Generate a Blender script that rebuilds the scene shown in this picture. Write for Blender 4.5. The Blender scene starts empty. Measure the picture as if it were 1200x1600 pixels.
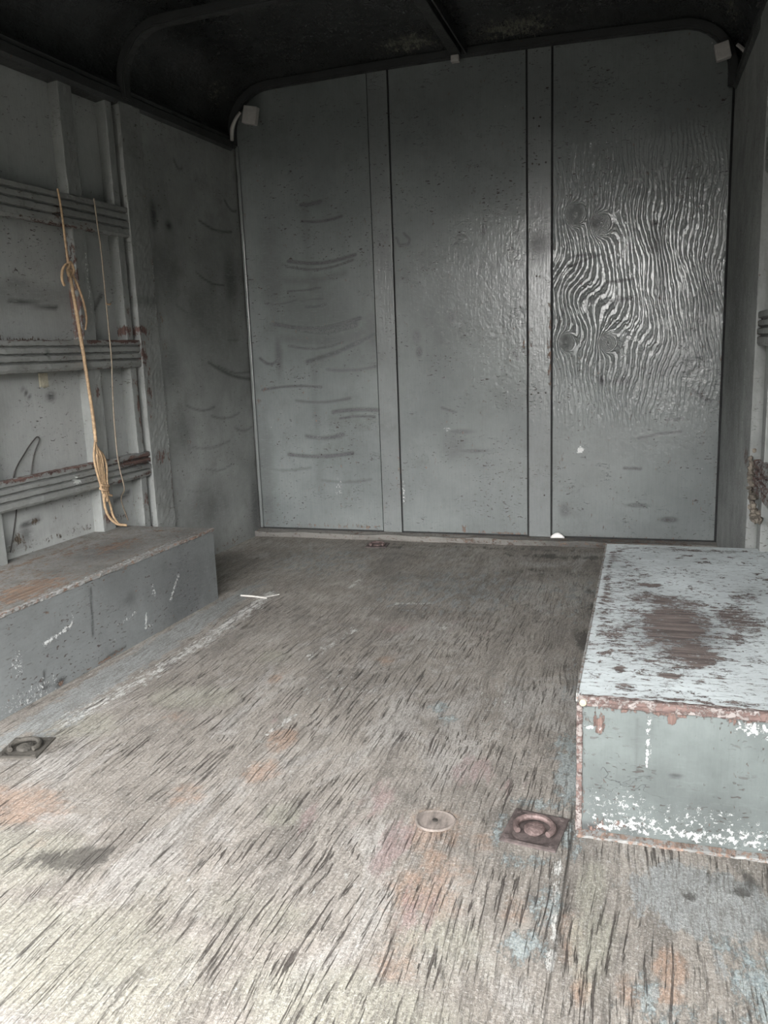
import bpy, bmesh, math, random
import numpy as np
from mathutils import Vector, Matrix
random.seed(7); RNG = np.random.default_rng(7)
scn = bpy.context.scene
COL = scn.collection
PI = math.pi

# ---------------------------------------------------------------- camera
yaw, pitch, roll = .3112, .1944, -.0383
fw = Vector((-math.sin(yaw)*math.cos(pitch), math.cos(yaw)*math.cos(pitch), -math.sin(pitch)))
rt = fw.cross(Vector((0, 0, 1))).normalized(); up = rt.cross(fw)
rt, up = rt*math.cos(roll)+up*math.sin(roll), up*math.cos(roll)-rt*math.sin(roll)
cd = bpy.data.cameras.new('camera'); cam = bpy.data.objects.new('camera', cd); COL.objects.link(cam)
cam.matrix_world = Matrix(((rt.x, up.x, -fw.x, 0), (rt.y, up.y, -fw.y, 0), (rt.z, up.z, -fw.z, .8), (0, 0, 0, 1)))
cd.sensor_fit = 'VERTICAL'; cd.sensor_height = 36; cd.lens = 1280.5/1600*36; cd.clip_start = .01
scn.camera = cam

# ---------------------------------------------------------------- world, daylight, exposure
scn.view_settings.view_transform = 'Standard'; scn.view_settings.look = 'None'
scn.view_settings.gamma = 1; scn.view_settings.use_curve_mapping = False
scn.view_settings.exposure = 1.0
SKY, GAP = 13.8, 12.0
w = bpy.data.worlds.new('world'); scn.world = w; w.use_nodes = True
wn = w.node_tree.nodes; wl = w.node_tree.links; wn.clear()
wtc = wn.new('ShaderNodeTexCoord'); wsep = wn.new('ShaderNodeSeparateXYZ'); wl.new(wtc.outputs['Generated'], wsep.inputs[0])
elev = wn.new('ShaderNodeValToRGB'); wl.new(wsep.outputs['Z'], elev.inputs[0])   # overcast sky over a dark yard
cr = elev.color_ramp
cr.elements[0].position = 0.0; cr.elements[0].color = (.008, .0078, .0072, 1)
cr.elements[1].position = 1.0; cr.elements[1].color = (.68, .69, .70, 1)
for p, c in ((.12, (.012, .012, .012, 1)), (.18, (.45, .45, .45, 1)), (.30, (.85, .85, .86, 1))):
    e = cr.elements.new(p); e.color = c
side = wn.new('ShaderNodeMapRange'); wl.new(wsep.outputs['X'], side.inputs['Value'])     # brighter sky to the right
side.inputs['From Min'].default_value = -.5; side.inputs['From Max'].default_value = .25
side.inputs['To Min'].default_value = .65; side.inputs['To Max'].default_value = 1.2
def wrange(sock, a, b, c, d):
    q = wn.new('ShaderNodeMapRange'); q.interpolation_type = 'SMOOTHSTEP'; wl.new(sock, q.inputs['Value'])
    for k, v in zip(('From Min', 'From Max', 'To Min', 'To Max'), (a, b, c, d)): q.inputs[k].default_value = v
    return q.outputs[0]
def wmath(op, a, b):
    q = wn.new('ShaderNodeMath'); q.operation = op
    for k, v in enumerate((a, b)):
        if isinstance(v, bpy.types.NodeSocket): wl.new(v, q.inputs[k])
        else: q.inputs[k].default_value = v
    return q.outputs[0]
# added bright gap in the dark horizon behind the viewer, for the panel sheen
gap = wmath('MULTIPLY', wrange(wsep.outputs['X'], -.10, -.03, 0, 1), wrange(wsep.outputs['X'], .10, .20, 1, 0))
gap = wmath('MULTIPLY', gap, wmath('MULTIPLY', wrange(wsep.outputs['Z'], -.03, .02, 0, 1), wrange(wsep.outputs['Z'], .13, .18, 1, 0)))
gap = wmath('MULTIPLY', gap, wrange(wsep.outputs['Y'], -.2, 0, 1, 0))
wsum = wmath('ADD', wmath('MULTIPLY', side.outputs[0], SKY), wmath('MULTIPLY', gap, 0))
skyc = wn.new('ShaderNodeVectorMath'); skyc.operation = 'SCALE'; wl.new(elev.outputs[0], skyc.inputs[0]); wl.new(wsum, skyc.inputs['Scale'])
gapc = wn.new('ShaderNodeVectorMath'); gapc.operation = 'SCALE'; gapc.inputs[0].default_value = (1, .98, .95); wl.new(wmath('MULTIPLY', gap, GAP), gapc.inputs['Scale'])
sumc = wn.new('ShaderNodeVectorMath'); sumc.operation = 'ADD'; wl.new(skyc.outputs[0], sumc.inputs[0]); wl.new(gapc.outputs[0], sumc.inputs[1])
wbg = wn.new('ShaderNodeBackground'); wl.new(sumc.outputs[0], wbg.inputs['Color']); wbg.inputs['Strength'].default_value = 1
wo = wn.new('ShaderNodeOutputWorld'); wl.new(wbg.outputs[0], wo.inputs[0])

# ---------------------------------------------------------------- body dimensions (metres)
D = 3.319; XL = -1.657; XR = .271; TL = -.0383; TR = .0118
Y0 = -.12                       # rear opening
HB = 1.86                       # underside of the roof hoops
BH = .242                       # wheel box height
def idm(x, y, z): return (x, y, z)
def Lw(o, y, z): return (XL+TL*(D-y)+o, y, z)      # o = distance inward from the left lining plane
def Rw(o, y, z): return (XR+TR*(D-y)-o, y, z)

# ---------------------------------------------------------------- object helpers
def tag(o, label=None, cat=None, group=None, kind=None):
    if label: o['label'] = label
    if cat: o['category'] = cat
    if group: o['group'] = group
    if kind: o['kind'] = kind
    return o
def link(name, me, mat, parent=None):
    o = bpy.data.objects.new(name, me); COL.objects.link(o)
    if mat: me.materials.append(mat)
    if parent:
        o.parent = parent; o.matrix_parent_inverse = parent.matrix_basis.inverted()
    return o
def build(name, bm, mat, parent=None, smooth=False):
    bmesh.ops.recalc_face_normals(bm, faces=bm.faces)
    me = bpy.data.meshes.new(name); bm.to_mesh(me); bm.free()
    if smooth: me.polygons.foreach_set('use_smooth', [True]*len(me.polygons))
    return link(name, me, mat, parent)
def empty(name, loc, label, cat, group=None):
    o = bpy.data.objects.new(name, None); COL.objects.link(o); o.location = loc
    o.empty_display_size = .05
    return tag(o, label, cat, group)

def gbox(a, b, c, step=None, P=idm, bev=.002, bm=None):
    """box whose faces are grids; a, b, c are (lo, hi)"""
    own = bm is None
    if own: bm = bmesh.new()
    new = []
    def ticks(r):
        n = max(1, int(round((r[1]-r[0])/step))) if step else 1
        return np.linspace(r[0], r[1], n+1)
    A, B, Cc = ticks(a), ticks(b), ticks(c)
    cache = {}
    def V(x, y, z):
        k = (round(x, 6), round(y, 6), round(z, 6))
        if k not in cache: cache[k] = bm.verts.new((x, y, z))
        return cache[k]
    def face(f, U, W):
        for i in range(len(U)-1):
            for j in range(len(W)-1):
                new.append(bm.faces.new((f(U[i], W[j]), f(U[i+1], W[j]), f(U[i+1], W[j+1]), f(U[i], W[j+1]))))
    for x in a: face(lambda u, v: V(x, u, v), B, Cc)
    for y in b: face(lambda u, v: V(u, y, v), A, Cc)
    for z in c: face(lambda u, v: V(u, v, z), A, B)
    vs = list(cache.values())
    if bev:
        ed = set()
        bmesh.ops.recalc_face_normals(bm, faces=new)
        for v in vs:
            for e in v.link_edges:
                if len(e.link_faces) == 2 and e.calc_face_angle(0) > .5: ed.add(e)
        bmesh.ops.bevel(bm, geom=list(ed), offset=bev, segments=2, affect='EDGES', profile=.6)
    for v in (bm.verts if own else [v for v in bm.verts if v.is_valid and v.tag is False]):
        v.co = P(*v.co); v.tag = True
    return bm

def slab(name, P, U, Wd, T, step, mat, parent=None, edge_noise=0):
    """thin sheet: fine grid on the seen face at t=T[1], plain back; P(u, v, t)"""
    nu = max(1, int((U[1]-U[0])/step)); nv = max(1, int((Wd[1]-Wd[0])/step))
    u = np.linspace(*U, nu+1); v = np.linspace(*Wd, nv+1)
    uu, vv = np.meshgrid(u, v, indexing='ij')
    x, y, z = P(uu, vv, np.full_like(uu, T[1]))
    co = np.stack([np.broadcast_to(x, uu.shape), np.broadcast_to(y, uu.shape), np.broadcast_to(z, uu.shape)], -1).reshape(-1, 3)
    idx = np.arange((nu+1)*(nv+1)).reshape(nu+1, nv+1)
    q = np.stack([idx[:-1, :-1], idx[1:, :-1], idx[1:, 1:], idx[:-1, 1:]], -1).reshape(-1, 4)
    ring = list(idx[:, 0])+list(idx[-1, 1:])+list(idx[-2::-1, -1])+list(idx[0, -2:0:-1])
    fr = co[ring]
    fu = uu.reshape(-1)[ring]; fv = vv.reshape(-1)[ring]
    x, y, z = P(fu, fv, np.full_like(fu, T[0]))
    bk = np.stack([np.broadcast_to(x, fu.shape), np.broadcast_to(y, fu.shape), np.broadcast_to(z, fu.shape)], -1)
    n0 = len(co); r2 = np.arange(len(ring))+n0
    verts = np.concatenate([co, bk])
    faces = [tuple(f) for f in q.tolist()]
    m = len(ring)
    faces += [(int(ring[i]), int(ring[(i+1) % m]), int(r2[(i+1) % m]), int(r2[i])) for i in range(m)]
    faces.append(tuple(int(k) for k in r2))
    me = bpy.data.meshes.new(name)
    me.from_pydata(verts.tolist(), [], faces); me.update()
    bm = bmesh.new(); bm.from_mesh(me); bmesh.ops.recalc_face_normals(bm, faces=bm.faces); bm.to_mesh(me); bm.free()
    return link(name, me, mat, parent)

def extrude_profile(prof, ys, P, closed=True, jit=0, cap=True):
    """prof: list of (o, z); swept along y; P(o, y, z)"""
    bm = bmesh.new(); rows = []
    for y in ys:
        rows.append([bm.verts.new(P(o+random.uniform(-jit, jit), y, z+random.uniform(-jit, jit))) for o, z in prof])
    n = len(prof)
    for a, b in zip(rows[:-1], rows[1:]):
        for i in range(n if closed else n-1):
            bm.faces.new((a[i], a[(i+1) % n], b[(i+1) % n], b[i]))
    if closed and cap: bm.faces.new(rows[0]); bm.faces.new(list(reversed(rows[-1])))
    return bm

def tube(pts, r, bm=None, seg=8, sub=6, wob=0):
    """smooth tube through points; r is a number or one per point"""
    own = bm is None
    if own: bm = bmesh.new()
    pts = [Vector(p) for p in pts]; n = len(pts)
    rr = r if isinstance(r, (list, tuple)) else [r]*n
    path = []
    for i in range(n-1):
        p0 = pts[max(0, i-1)]; p1 = pts[i]; p2 = pts[i+1]; p3 = pts[min(n-1, i+2)]
        for k in range(sub):
            t = k/sub
            path.append((.5*((2*p1)+(p2-p0)*t+(2*p0-5*p1+4*p2-p3)*t*t+(3*p1-p0-3*p2+p3)*t**3), rr[i]*(1-t)+rr[i+1]*t))
    path.append((pts[-1], rr[-1]))
    prev = None; rings = []; N = Vector((.3, .2, .93))
    for i, (p, rad) in enumerate(path):
        d = (path[min(i+1, len(path)-1)][0]-path[max(i-1, 0)][0]).normalized()
        N = (N-d*N.dot(d))
        N = N.normalized() if N.length > 1e-4 else d.orthogonal().normalized()
        B = d.cross(N)
        ring = []
        for k in range(seg):
            a = 2*PI*k/seg
            q = rad*(1+random.uniform(-wob, wob))
            ring.append(bm.verts.new(p+(N*math.cos(a)+B*math.sin(a))*q))
        rings.append(ring)
    for a, b in zip(rings[:-1], rings[1:]):
        for k in range(seg): bm.faces.new((a[k], a[(k+1) % seg], b[(k+1) % seg], b[k]))
    bm.faces.new(rings[0]); bm.faces.new(list(reversed(rings[-1])))
    return bm

def disc(bm, c, r, h, axis='Z', seg=16, dome=.3):
    """short domed cylinder standing on c"""
    c = Vector(c)
    ax = {'Z': (Vector((1, 0, 0)), Vector((0, 1, 0)), Vector((0, 0, 1))),
          'Y-': (Vector((1, 0, 0)), Vector((0, 0, 1)), Vector((0, -1, 0))),
          'X': (Vector((0, 1, 0)), Vector((0, 0, 1)), Vector((1, 0, 0)))}[axis]
    rows = []
    for rad, hh in ((r, 0), (r, h*(1-dome)), (r*.8, h*.95), (r*.35, h)):
        rows.append([bm.verts.new(c+ax[0]*rad*math.cos(2*PI*k/seg)+ax[1]*rad*math.sin(2*PI*k/seg)+ax[2]*hh) for k in range(seg)])
    for a, b in zip(rows[:-1], rows[1:]):
        for k in range(seg): bm.faces.new((a[k], a[(k+1) % seg], b[(k+1) % seg], b[k]))
    bm.faces.new(rows[-1]); bm.faces.new(list(reversed(rows[0])))

# ---------------------------------------------------------------- wear masks stored on the vertices
def wear(o, name, R=(), G=(), B=()):
    """each channel is a list of blobs ('b', centre, (rx, ry, rz), strength, angle about z)
       or strokes ('s', [points], width, strength)"""
    me = o.data; n = len(me.vertices)
    co = np.empty(n*3); me.vertices.foreach_get('co', co); co = co.reshape(-1, 3)
    out = np.zeros((n, 4)); out[:, 3] = 1
    for ch, items in enumerate((R, G, B)):
        m = out[:, ch]
        for it in items:
            if it[0] == 'b':
                c = np.array(it[1]); rad = np.array(it[2]); d = co-c
                a = it[4] if len(it) > 4 else 0
                if a:
                    ca, sa = math.cos(a), math.sin(a)
                    d = np.stack([d[:, 0]*ca+d[:, 1]*sa, -d[:, 0]*sa+d[:, 1]*ca, d[:, 2]], -1)
                v = it[3]*np.exp(-(np.sum((d/rad)**2, 1))**1.3)
            else:
                P = np.array(it[1], float); best = np.full(n, 9.)
                sel = np.all((co > P.min(0)-.08) & (co < P.max(0)+.08), 1)
                cs = co[sel]
                bs = np.full(len(cs), 9.)
                for p, q in zip(P[:-1], P[1:]):
                    e = q-p; t = np.clip(((cs-p)@e)/(e@e+1e-12), 0, 1)
                    bs = np.minimum(bs, np.linalg.norm(cs-(p+t[:, None]*e), axis=1))
                best[sel] = bs
                v = it[3]*np.exp(-(best/it[2])**2)
            np.maximum(m, v, out=m)
    at = me.attributes.new(name, 'FLOAT_COLOR', 'POINT')
    at.data.foreach_set('color', out.astype(np.float32).ravel())

# ---------------------------------------------------------------- material helpers
class NT:
    def __init__(s, name):
        s.m = bpy.data.materials.new(name); s.m.use_nodes = True
        s.t = s.m.node_tree; s.t.nodes.clear()
        s.out = s.n('ShaderNodeOutputMaterial'); s.b = s.n('ShaderNodeBsdfPrincipled')
        s.t.links.new(s.b.outputs[0], s.out.inputs[0])
        s.tc = s.n('ShaderNodeTexCoord').outputs['Object']
    def n(s, k): return s.t.nodes.new(k)
    def put(s, sock, v):
        if isinstance(v, bpy.types.NodeSocket): s.t.links.new(v, sock)
        elif isinstance(v, (tuple, list)): sock.default_value = (*v, 1) if (len(v) == 3 and sock.type == 'RGBA') else v
        else: sock.default_value = v
    def math(s, op, a, b=0, c=0, clamp=False):
        x = s.n('ShaderNodeMath'); x.operation = op; x.use_clamp = clamp
        s.put(x.inputs[0], a); s.put(x.inputs[1], b); s.put(x.inputs[2], c)
        return x.outputs[0]
    def map(s, scale, rot=(0, 0, 0), loc=(0, 0, 0), src=None):
        x = s.n('ShaderNodeMapping'); s.put(x.inputs['Vector'], src or s.tc)
        s.put(x.inputs['Scale'], scale); s.put(x.inputs['Rotation'], rot); s.put(x.inputs['Location'], loc)
        return x.outputs[0]
    def noise(s, vec, scale=1, detail=4, rough=.6, dist=0):
        x = s.n('ShaderNodeTexNoise'); s.put(x.inputs['Vector'], vec); s.put(x.inputs['Scale'], scale)
        s.put(x.inputs['Detail'], detail); s.put(x.inputs['Roughness'], rough); s.put(x.inputs['Distortion'], dist)
        return x.outputs['Fac']
    def ramp(s, v, lo, hi, a=0., b=1., smooth=True):
        x = s.n('ShaderNodeMapRange'); x.interpolation_type = 'SMOOTHSTEP' if smooth else 'LINEAR'
        s.put(x.inputs['Value'], v); s.put(x.inputs['From Min'], lo); s.put(x.inputs['From Max'], hi)
        s.put(x.inputs['To Min'], a); s.put(x.inputs['To Max'], b)
        return x.outputs[0]
    def mix(s, f, a, b, mode='MIX'):
        x = s.n('ShaderNodeMix'); x.data_type = 'RGBA'; x.blend_type = mode
        s.put(x.inputs[0], f); s.put(x.inputs[6], a); s.put(x.inputs[7], b)
        return x.outputs[2]
    def attr(s, name):
        x = s.n('ShaderNodeAttribute'); x.attribute_name = name
        y = s.n('ShaderNodeSeparateColor'); s.t.links.new(x.outputs['Color'], y.inputs[0])
        return y.outputs[0], y.outputs[1], y.outputs[2]
    def bump(s, h, dist, strength=1, nrm=None):
        x = s.n('ShaderNodeBump'); s.put(x.inputs['Height'], h); s.put(x.inputs['Distance'], dist)
        s.put(x.inputs['Strength'], strength)
        if nrm: s.put(x.inputs['Normal'], nrm)
        return x.outputs[0]
    def masked(s, m, nz, lo=.75, hi=.85, k=.9):
        """mask with a ragged edge: mask + noise thresholded"""
        return s.ramp(s.math('ADD', m, s.math('MULTIPLY', s.math('SUBTRACT', nz, .5), k)), lo, hi)

def paint_mat(name, base, chips=.72, chipcol=(.05, .035, .03), grain='Z', rough=.42, streak=.12, mott=.3,
              bare=(.16, .10, .07), scuff=(.03, .03, .03), white=(.58, .59, .575), grain_bump=.35, wear_bump=.6, dirt=.35,
              spec=.5, phase=False, dashes=.5, peel=0, cscale=26):
    s = NT(name)
    sc = {'Z': (1, 1, .06), 'Y': (1, .06, 1), 'X': (.06, 1, 1)}[grain]
    mot = s.noise(s.tc, 3.5, 6, .65)
    mot2 = s.noise(s.tc, 16, 5, .7)
    fine = s.noise(s.tc, 160, 3, .6)
    gr = s.noise(s.map(sc), 150, 4, .65, .2)
    a = s.attr('wear')
    col = s.mix(s.ramp(mot, .3, .7, smooth=False), [c*(1-mott) for c in base], [min(1, c*(1+mott*.55)) for c in base])
    col = s.mix(s.math('MULTIPLY', s.ramp(mot2, .45, .75), mott*.7), col, [c*.62 for c in base])
    col = s.mix(s.math('MULTIPLY', s.ramp(gr, .4, .7), streak), col, [c*.5 for c in base])
    # grime film in broad soft patches
    gm = s.noise(s.map((1, 1, 1), loc=(3.1, 1.7, 5.2)), 5.5, 8, .75)
    col = s.mix(s.math('MULTIPLY', s.ramp(gm, .5, .75), dirt), col, (base[0]*.42, base[1]*.4, base[2]*.36))
    # thin wandering scratches: narrow band of a stretched noise, broken up by another
    sn = s.noise(s.map((7, 7, 22), loc=(.7, 8, 2)), 1.6, 3, .55, .6)
    gate = s.ramp(s.noise(s.tc, 9, 3, .6), .56, .64)
    scr = s.math('MULTIPLY', s.ramp(s.math('ABSOLUTE', s.math('SUBTRACT', sn, .5)), .004, .0015), gate)
    col = s.mix(s.math('MULTIPLY', scr, .7), col, scuff)
    # small dash shaped dents
    vo = s.noise(s.map((1.0, 1.0, 2.8), rot=(.1, .15, .1)), 62, 2, .5, .5)
    dsh = s.math('MULTIPLY', s.ramp(vo, .675-.03*dashes, .70-.03*dashes), s.ramp(s.noise(s.tc, 4.5, 3, .6), .42, .6))
    col = s.mix(s.math('MULTIPLY', dsh, .85), col, chipcol)
    # scuffs: soft dark rubber marks
    sf = s.math('MULTIPLY', a[0], s.ramp(s.noise(s.map((1, 1, 6)), 28, 4, .7), .2, .5))
    col = s.mix(s.math('MULTIPLY', sf, .92), col, scuff)
    # bare substrate where the paint has gone
    nz = s.math('ADD', s.math('MULTIPLY', s.noise(s.map(tuple(.35+.65*(q == 1) for q in sc)), 95, 8, .82), .6), s.math('MULTIPLY', s.noise(s.tc, 34, 8, .8), .4))
    br = s.masked(a[1], nz, .62, .70, 6.5)
    cn = s.noise(s.tc, cscale, 7, .76, .3)
    ch = s.math('MAXIMUM', s.ramp(cn, chips, chips+.02), br)
    if peel: ch = s.math('MAXIMUM', ch, s.math('MULTIPLY', s.ramp(s.noise(s.map(tuple(.3+.7*(q==1) for q in sc)), 120, 7, .78, .2), peel, peel+.03), s.ramp(mot2, .35, .6)))
    bc = s.mix(s.ramp(gr, .3, .7), [c*.45 for c in bare], [c*1.5 for c in bare])
    col = s.mix(ch, col, bc)
    wm = s.masked(a[2], s.noise(s.tc, 120, 7, .82), .66, .76, 6.0)
    wm = s.math('MULTIPLY', wm, s.ramp(a[2], .04, .2))
    col = s.mix(wm, col, white)
    fl = s.math('MULTIPLY', s.ramp(s.noise(s.map((1, 1, 1), loc=(9, 4, 1)), 75, 2, .5), .765, .775), s.ramp(mot, .5, .6))
    col = s.mix(s.math('MULTIPLY', fl, .6), col, white)
    s.put(s.b.inputs['Base Color'], col)
    r = s.ramp(s.math('ADD', s.math('MULTIPLY', mot2, .5), s.math('MULTIPLY', fine, .5)), .3, .7, rough*.7, rough*1.35)
    r = s.math('ADD', r, s.math('MULTIPLY', s.math('MAXIMUM', ch, s.math('MULTIPLY', sf, .5)), .4), clamp=True)
    s.put(s.b.inputs['Roughness'], r)
    s.put(s.b.inputs['Specular IOR Level'], spec)
    h = s.math('ADD', s.math('MULTIPLY', gr, grain_bump), s.math('MULTIPLY', s.noise(s.tc, 45, 5, .6), .5))
    h = s.math('SUBTRACT', h, s.math('MULTIPLY', ch, wear_bump))
    h = s.math('SUBTRACT', h, s.math('MULTIPLY', s.math('ADD', dsh, scr), .5))
    h = s.math('ADD', h, s.math('MULTIPLY', wm, .2))
    nrm = s.bump(h, .0022, .8)
    if phase:
        at = s.n('ShaderNodeAttribute'); at.attribute_name = 'figure'
        sp = s.n('ShaderNodeSeparateColor'); s.t.links.new(at.outputs['Color'], sp.inputs[0])
        ph = s.math('ADD', sp.outputs[0], s.math('MULTIPLY', s.noise(s.map((9, 9, 2.5)), 1.6, 4, .6), 2.6))
        ph = s.math('ADD', ph, s.math('MULTIPLY', s.noise(s.map((1, 1, .35)), 45, 4, .7), 1.1))
        wv = s.math('SINE', s.math('MULTIPLY', ph, 2*PI))
        wv = s.math('MULTIPLY', s.math('MULTIPLY', s.ramp(wv, -.6, 1.0), sp.outputs[1]), s.ramp(s.noise(s.tc, 14, 5, .7), .38, .58, .25, 1))
        nrm = s.bump(wv, .006, 1.0, nrm)
    s.put(s.b.inputs['Normal'], nrm)
    return s.m

def plain(name, col, rough=.6, metal=0, vary=.3, scale=60, bump=.001, map_scale=(1, 1, 1)):
    s = NT(name)
    n1 = s.noise(s.map(map_scale), scale, 6, .7)
    n2 = s.noise(s.tc, scale*.2, 4, .6)
    f = s.ramp(s.math('ADD', s.math('MULTIPLY', n1, .5), s.math('MULTIPLY', n2, .5)), .35, .65)
    s.put(s.b.inputs['Base Color'], s.mix(f, [c*(1-vary) for c in col], [min(1, c*(1+vary)) for c in col]))
    s.put(s.b.inputs['Roughness'], rough); s.put(s.b.inputs['Metallic'], metal)
    s.put(s.b.inputs['Normal'], s.bump(n1, bump, .8))
    return s.m

# floor: worn plywood, grain along the body
def floor_material():
    s = NT('worn_plywood_floor')
    big = s.noise(s.tc, 2.6, 7, .7); mid = s.noise(s.tc, 9, 6, .7)
    warp = s.n('ShaderNodeVectorMath'); warp.operation = 'ADD'
    nv = s.n('ShaderNodeTexNoise'); s.put(nv.inputs['Vector'], s.map((3, 1.2, 1))); s.put(nv.inputs['Scale'], 1.6); s.put(nv.inputs['Detail'], 2)
    sc = s.n('ShaderNodeVectorMath'); sc.operation = 'SCALE'; s.t.links.new(nv.outputs['Color'], sc.inputs[0]); sc.inputs['Scale'].default_value = .07
    s.t.links.new(s.tc, warp.inputs[0]); s.t.links.new(sc.outputs[0], warp.inputs[1]); wv = warp.outputs[0]
    g1 = s.noise(s.map((1, .10, 1), src=wv), 190, 7, .8)       # fine grain
    g2 = s.noise(s.map((1, .032, 1), src=wv, loc=(5, 3, 0)), 210, 5, .62, .3)   # open cracks
    g3 = s.noise(s.map((1, .12, 1), src=wv, loc=(1, 7, 0)), 24, 4, .6)
    speck = s.noise(s.tc, 150, 4, .75)
    a = s.attr('wearA'); b = s.attr('wearB'); c = s.attr('wearC_dim')
    col = s.mix(s.ramp(big, .3, .7), (.179, .160, .139), (.312, .285, .254))
    col = s.mix(s.ramp(mid, .4, .7, 0, .55), col, (.234, .207, .176))
    col = s.mix(s.math('MULTIPLY', s.ramp(g3, .45, .7), .5), col, (.101, .090, .078))
    smr = s.noise(s.map((1, .6, 1), loc=(4, 2, 7)), 5.5, 8, .72, .8)
    col = s.mix(s.math('MULTIPLY', s.ramp(smr, .51, .65), .5), col, (.085, .078, .070))
    col = s.mix(s.math('MULTIPLY', s.ramp(smr, .48, .38), .60), col, (.33, .315, .295))
    # old colours left in the surface
    col = s.mix(s.math('MULTIPLY', s.masked(a[0], s.noise(s.tc, 22, 6, .75), .55, .95, 1.5), .52), col, (.289, .168, .105))
    col = s.mix(s.math('MULTIPLY', s.masked(a[1], mid, .4, .9, 1.2), .6), col, (.262, .255, .205))
    col = s.mix(s.math('MULTIPLY', s.masked(b[2], s.noise(s.map((1, .3, 1)), 30, 6, .75), .5, .8, 1.8), .5), col, (.265, .168, .168))
    gp = s.masked(b[1], s.noise(s.map((1, .4, 1)), 40, 6, .75), .5, .62, 1.5)     # grey paint still there
    col = s.mix(s.math('MULTIPLY', gp, .8), col, s.mix(s.ramp(mid, .3, .7), (.156, .168, .168), (.257, .273, .273)))
    col = s.mix(s.math('MULTIPLY', s.ramp(g1, .45, .62), .7), col, (.078, .069, .061))
    col = s.mix(s.math('MULTIPLY', s.ramp(g1, .42, .30), .45), col, (.452, .429, .390))
    bl = s.masked(a[2], s.noise(s.map((1, .5, 1)), 60, 8, .85), .62, .8, 3.2)
    col = s.mix(s.math('MULTIPLY', bl, .55), col, s.mix(s.ramp(speck, .4, .6), (.172, .234, .257), (.312, .367, .367)))
    wh = s.masked(b[0], s.noise(s.map((1, .3, 1)), 85, 8, .85), .62, .80, 4.2)
    col = s.mix(s.math('MULTIPLY', wh, .75), col, (.530, .523, .499))
    sp2 = s.noise(s.map((1, .7, 1)), 260, 6, .8)
    col = s.mix(s.math('MULTIPLY', s.ramp(sp2, .50, .62), .55), col, (.10, .09, .08))
    col = s.mix(s.math('MULTIPLY', s.ramp(sp2, .47, .38), .45), col, (.46, .45, .43))
    # lighter flecks of old paint over all of it
    fk = s.math('MULTIPLY', s.ramp(s.noise(s.map((1, .45, 1)), 95, 6, .78), .60, .66), s.ramp(s.noise(s.tc, 6, 5, .7), .4, .62))
    col = s.mix(s.math('MULTIPLY', fk, .55), col, (.468, .484, .468))
    cg = s.ramp(s.noise(s.tc, 3.7, 4, .7), .35, .6)
    ck = s.math('MULTIPLY', s.ramp(g2, .57, .63), s.math('SUBTRACT', 1, s.math('MULTIPLY', gp, .85)))
    ck = s.math('MULTIPLY', ck, s.ramp(cg, 0, 1, .12, 1))
    ck = s.math('MULTIPLY', ck, s.math('SUBTRACT', 1, s.math('MULTIPLY', c[1], .9)))
    col = s.mix(s.math('MULTIPLY', ck, .85), col, (.035, .028, .025))
    st = s.masked(c[0], s.noise(s.map((1, .3, 1)), 26, 7, .8), .5, .85, 3.2)
    col = s.mix(s.math('MULTIPLY', st, .75), col, (.043, .039, .035))
    # knots drawn in the figure, and the sheet joints
    jt = s.ramp(c[2], .35, .8)
    col = s.mix(s.math('MULTIPLY', jt, .75), col, (.031, .027, .023))
    s.put(s.b.inputs['Base Color'], s.mix(1.0, col, (1.16, 1.16, 1.15), 'MULTIPLY'))
    s.put(s.b.inputs['Roughness'], s.ramp(mid, .3, .7, .55, .8)); s.put(s.b.inputs['Specular IOR Level'], .35)
    h = s.math('ADD', s.math('MULTIPLY', g1, .7), s.math('MULTIPLY', speck, .8))
    h = s.math('SUBTRACT', h, s.math('MULTIPLY', ck, 1.2)); h = s.math('SUBTRACT', h, s.math('MULTIPLY', jt, 1.0))
    h = s.math('ADD', h, s.math('MULTIPLY', s.math('ADD', bl, wh), .2))
    s.put(s.b.inputs['Normal'], s.bump(h, .0032, 1.0))
    return s.m

GREY = (.200, .216, .210)
M_back = paint_mat('grey_painted_plywood', GREY, chips=.715, phase=True, rough=.15, mott=.22, spec=.6, grain_bump=.2)
M_batten = paint_mat('grey_painted_batten', (.205, .218, .213), chips=.72, rough=.17, mott=.2, spec=.6)
M_lining = paint_mat('scuffed_grey_plywood', (.30, .308, .296), chips=.70, rough=.5, dirt=.6, mott=.35)
M_skin = paint_mat('grey_side_panel', (.37, .38, .365), chips=.73, rough=.5, bare=(.10, .08, .06), mott=.18, dirt=.3)
M_skin_r = paint_mat('pale_green_side_panel', (.33, .37, .355), chips=.73, rough=.5, mott=.18, dirt=.3)
M_rail = paint_mat('grey_rail_paint', (.25, .255, .243), chips=.655, grain='Y', rough=.5, bare=(.10, .06, .05), chipcol=(.06, .03, .025), cscale=75)
M_post = paint_mat('grey_post_paint', (.255, .262, .25), chips=.665, rough=.5, bare=(.13, .08, .068), chipcol=(.05, .04, .03), cscale=75)
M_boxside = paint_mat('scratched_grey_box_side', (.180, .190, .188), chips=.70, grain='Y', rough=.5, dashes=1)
M_boxtop = paint_mat('worn_grey_box_top', (.205, .20, .185), chips=.64, grain='Y', rough=.6, bare=(.17, .115, .08), dirt=.7, mott=.4, peel=.55)
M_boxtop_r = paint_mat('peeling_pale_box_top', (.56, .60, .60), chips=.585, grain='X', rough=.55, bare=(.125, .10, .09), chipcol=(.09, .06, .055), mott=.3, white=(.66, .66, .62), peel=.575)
M_boxfront = paint_mat('pale_green_box_front', (.140, .158, .152), chips=.73, rough=.42, bare=(.14, .09, .075), mott=.45, dirt=.75, dashes=.7)
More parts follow.
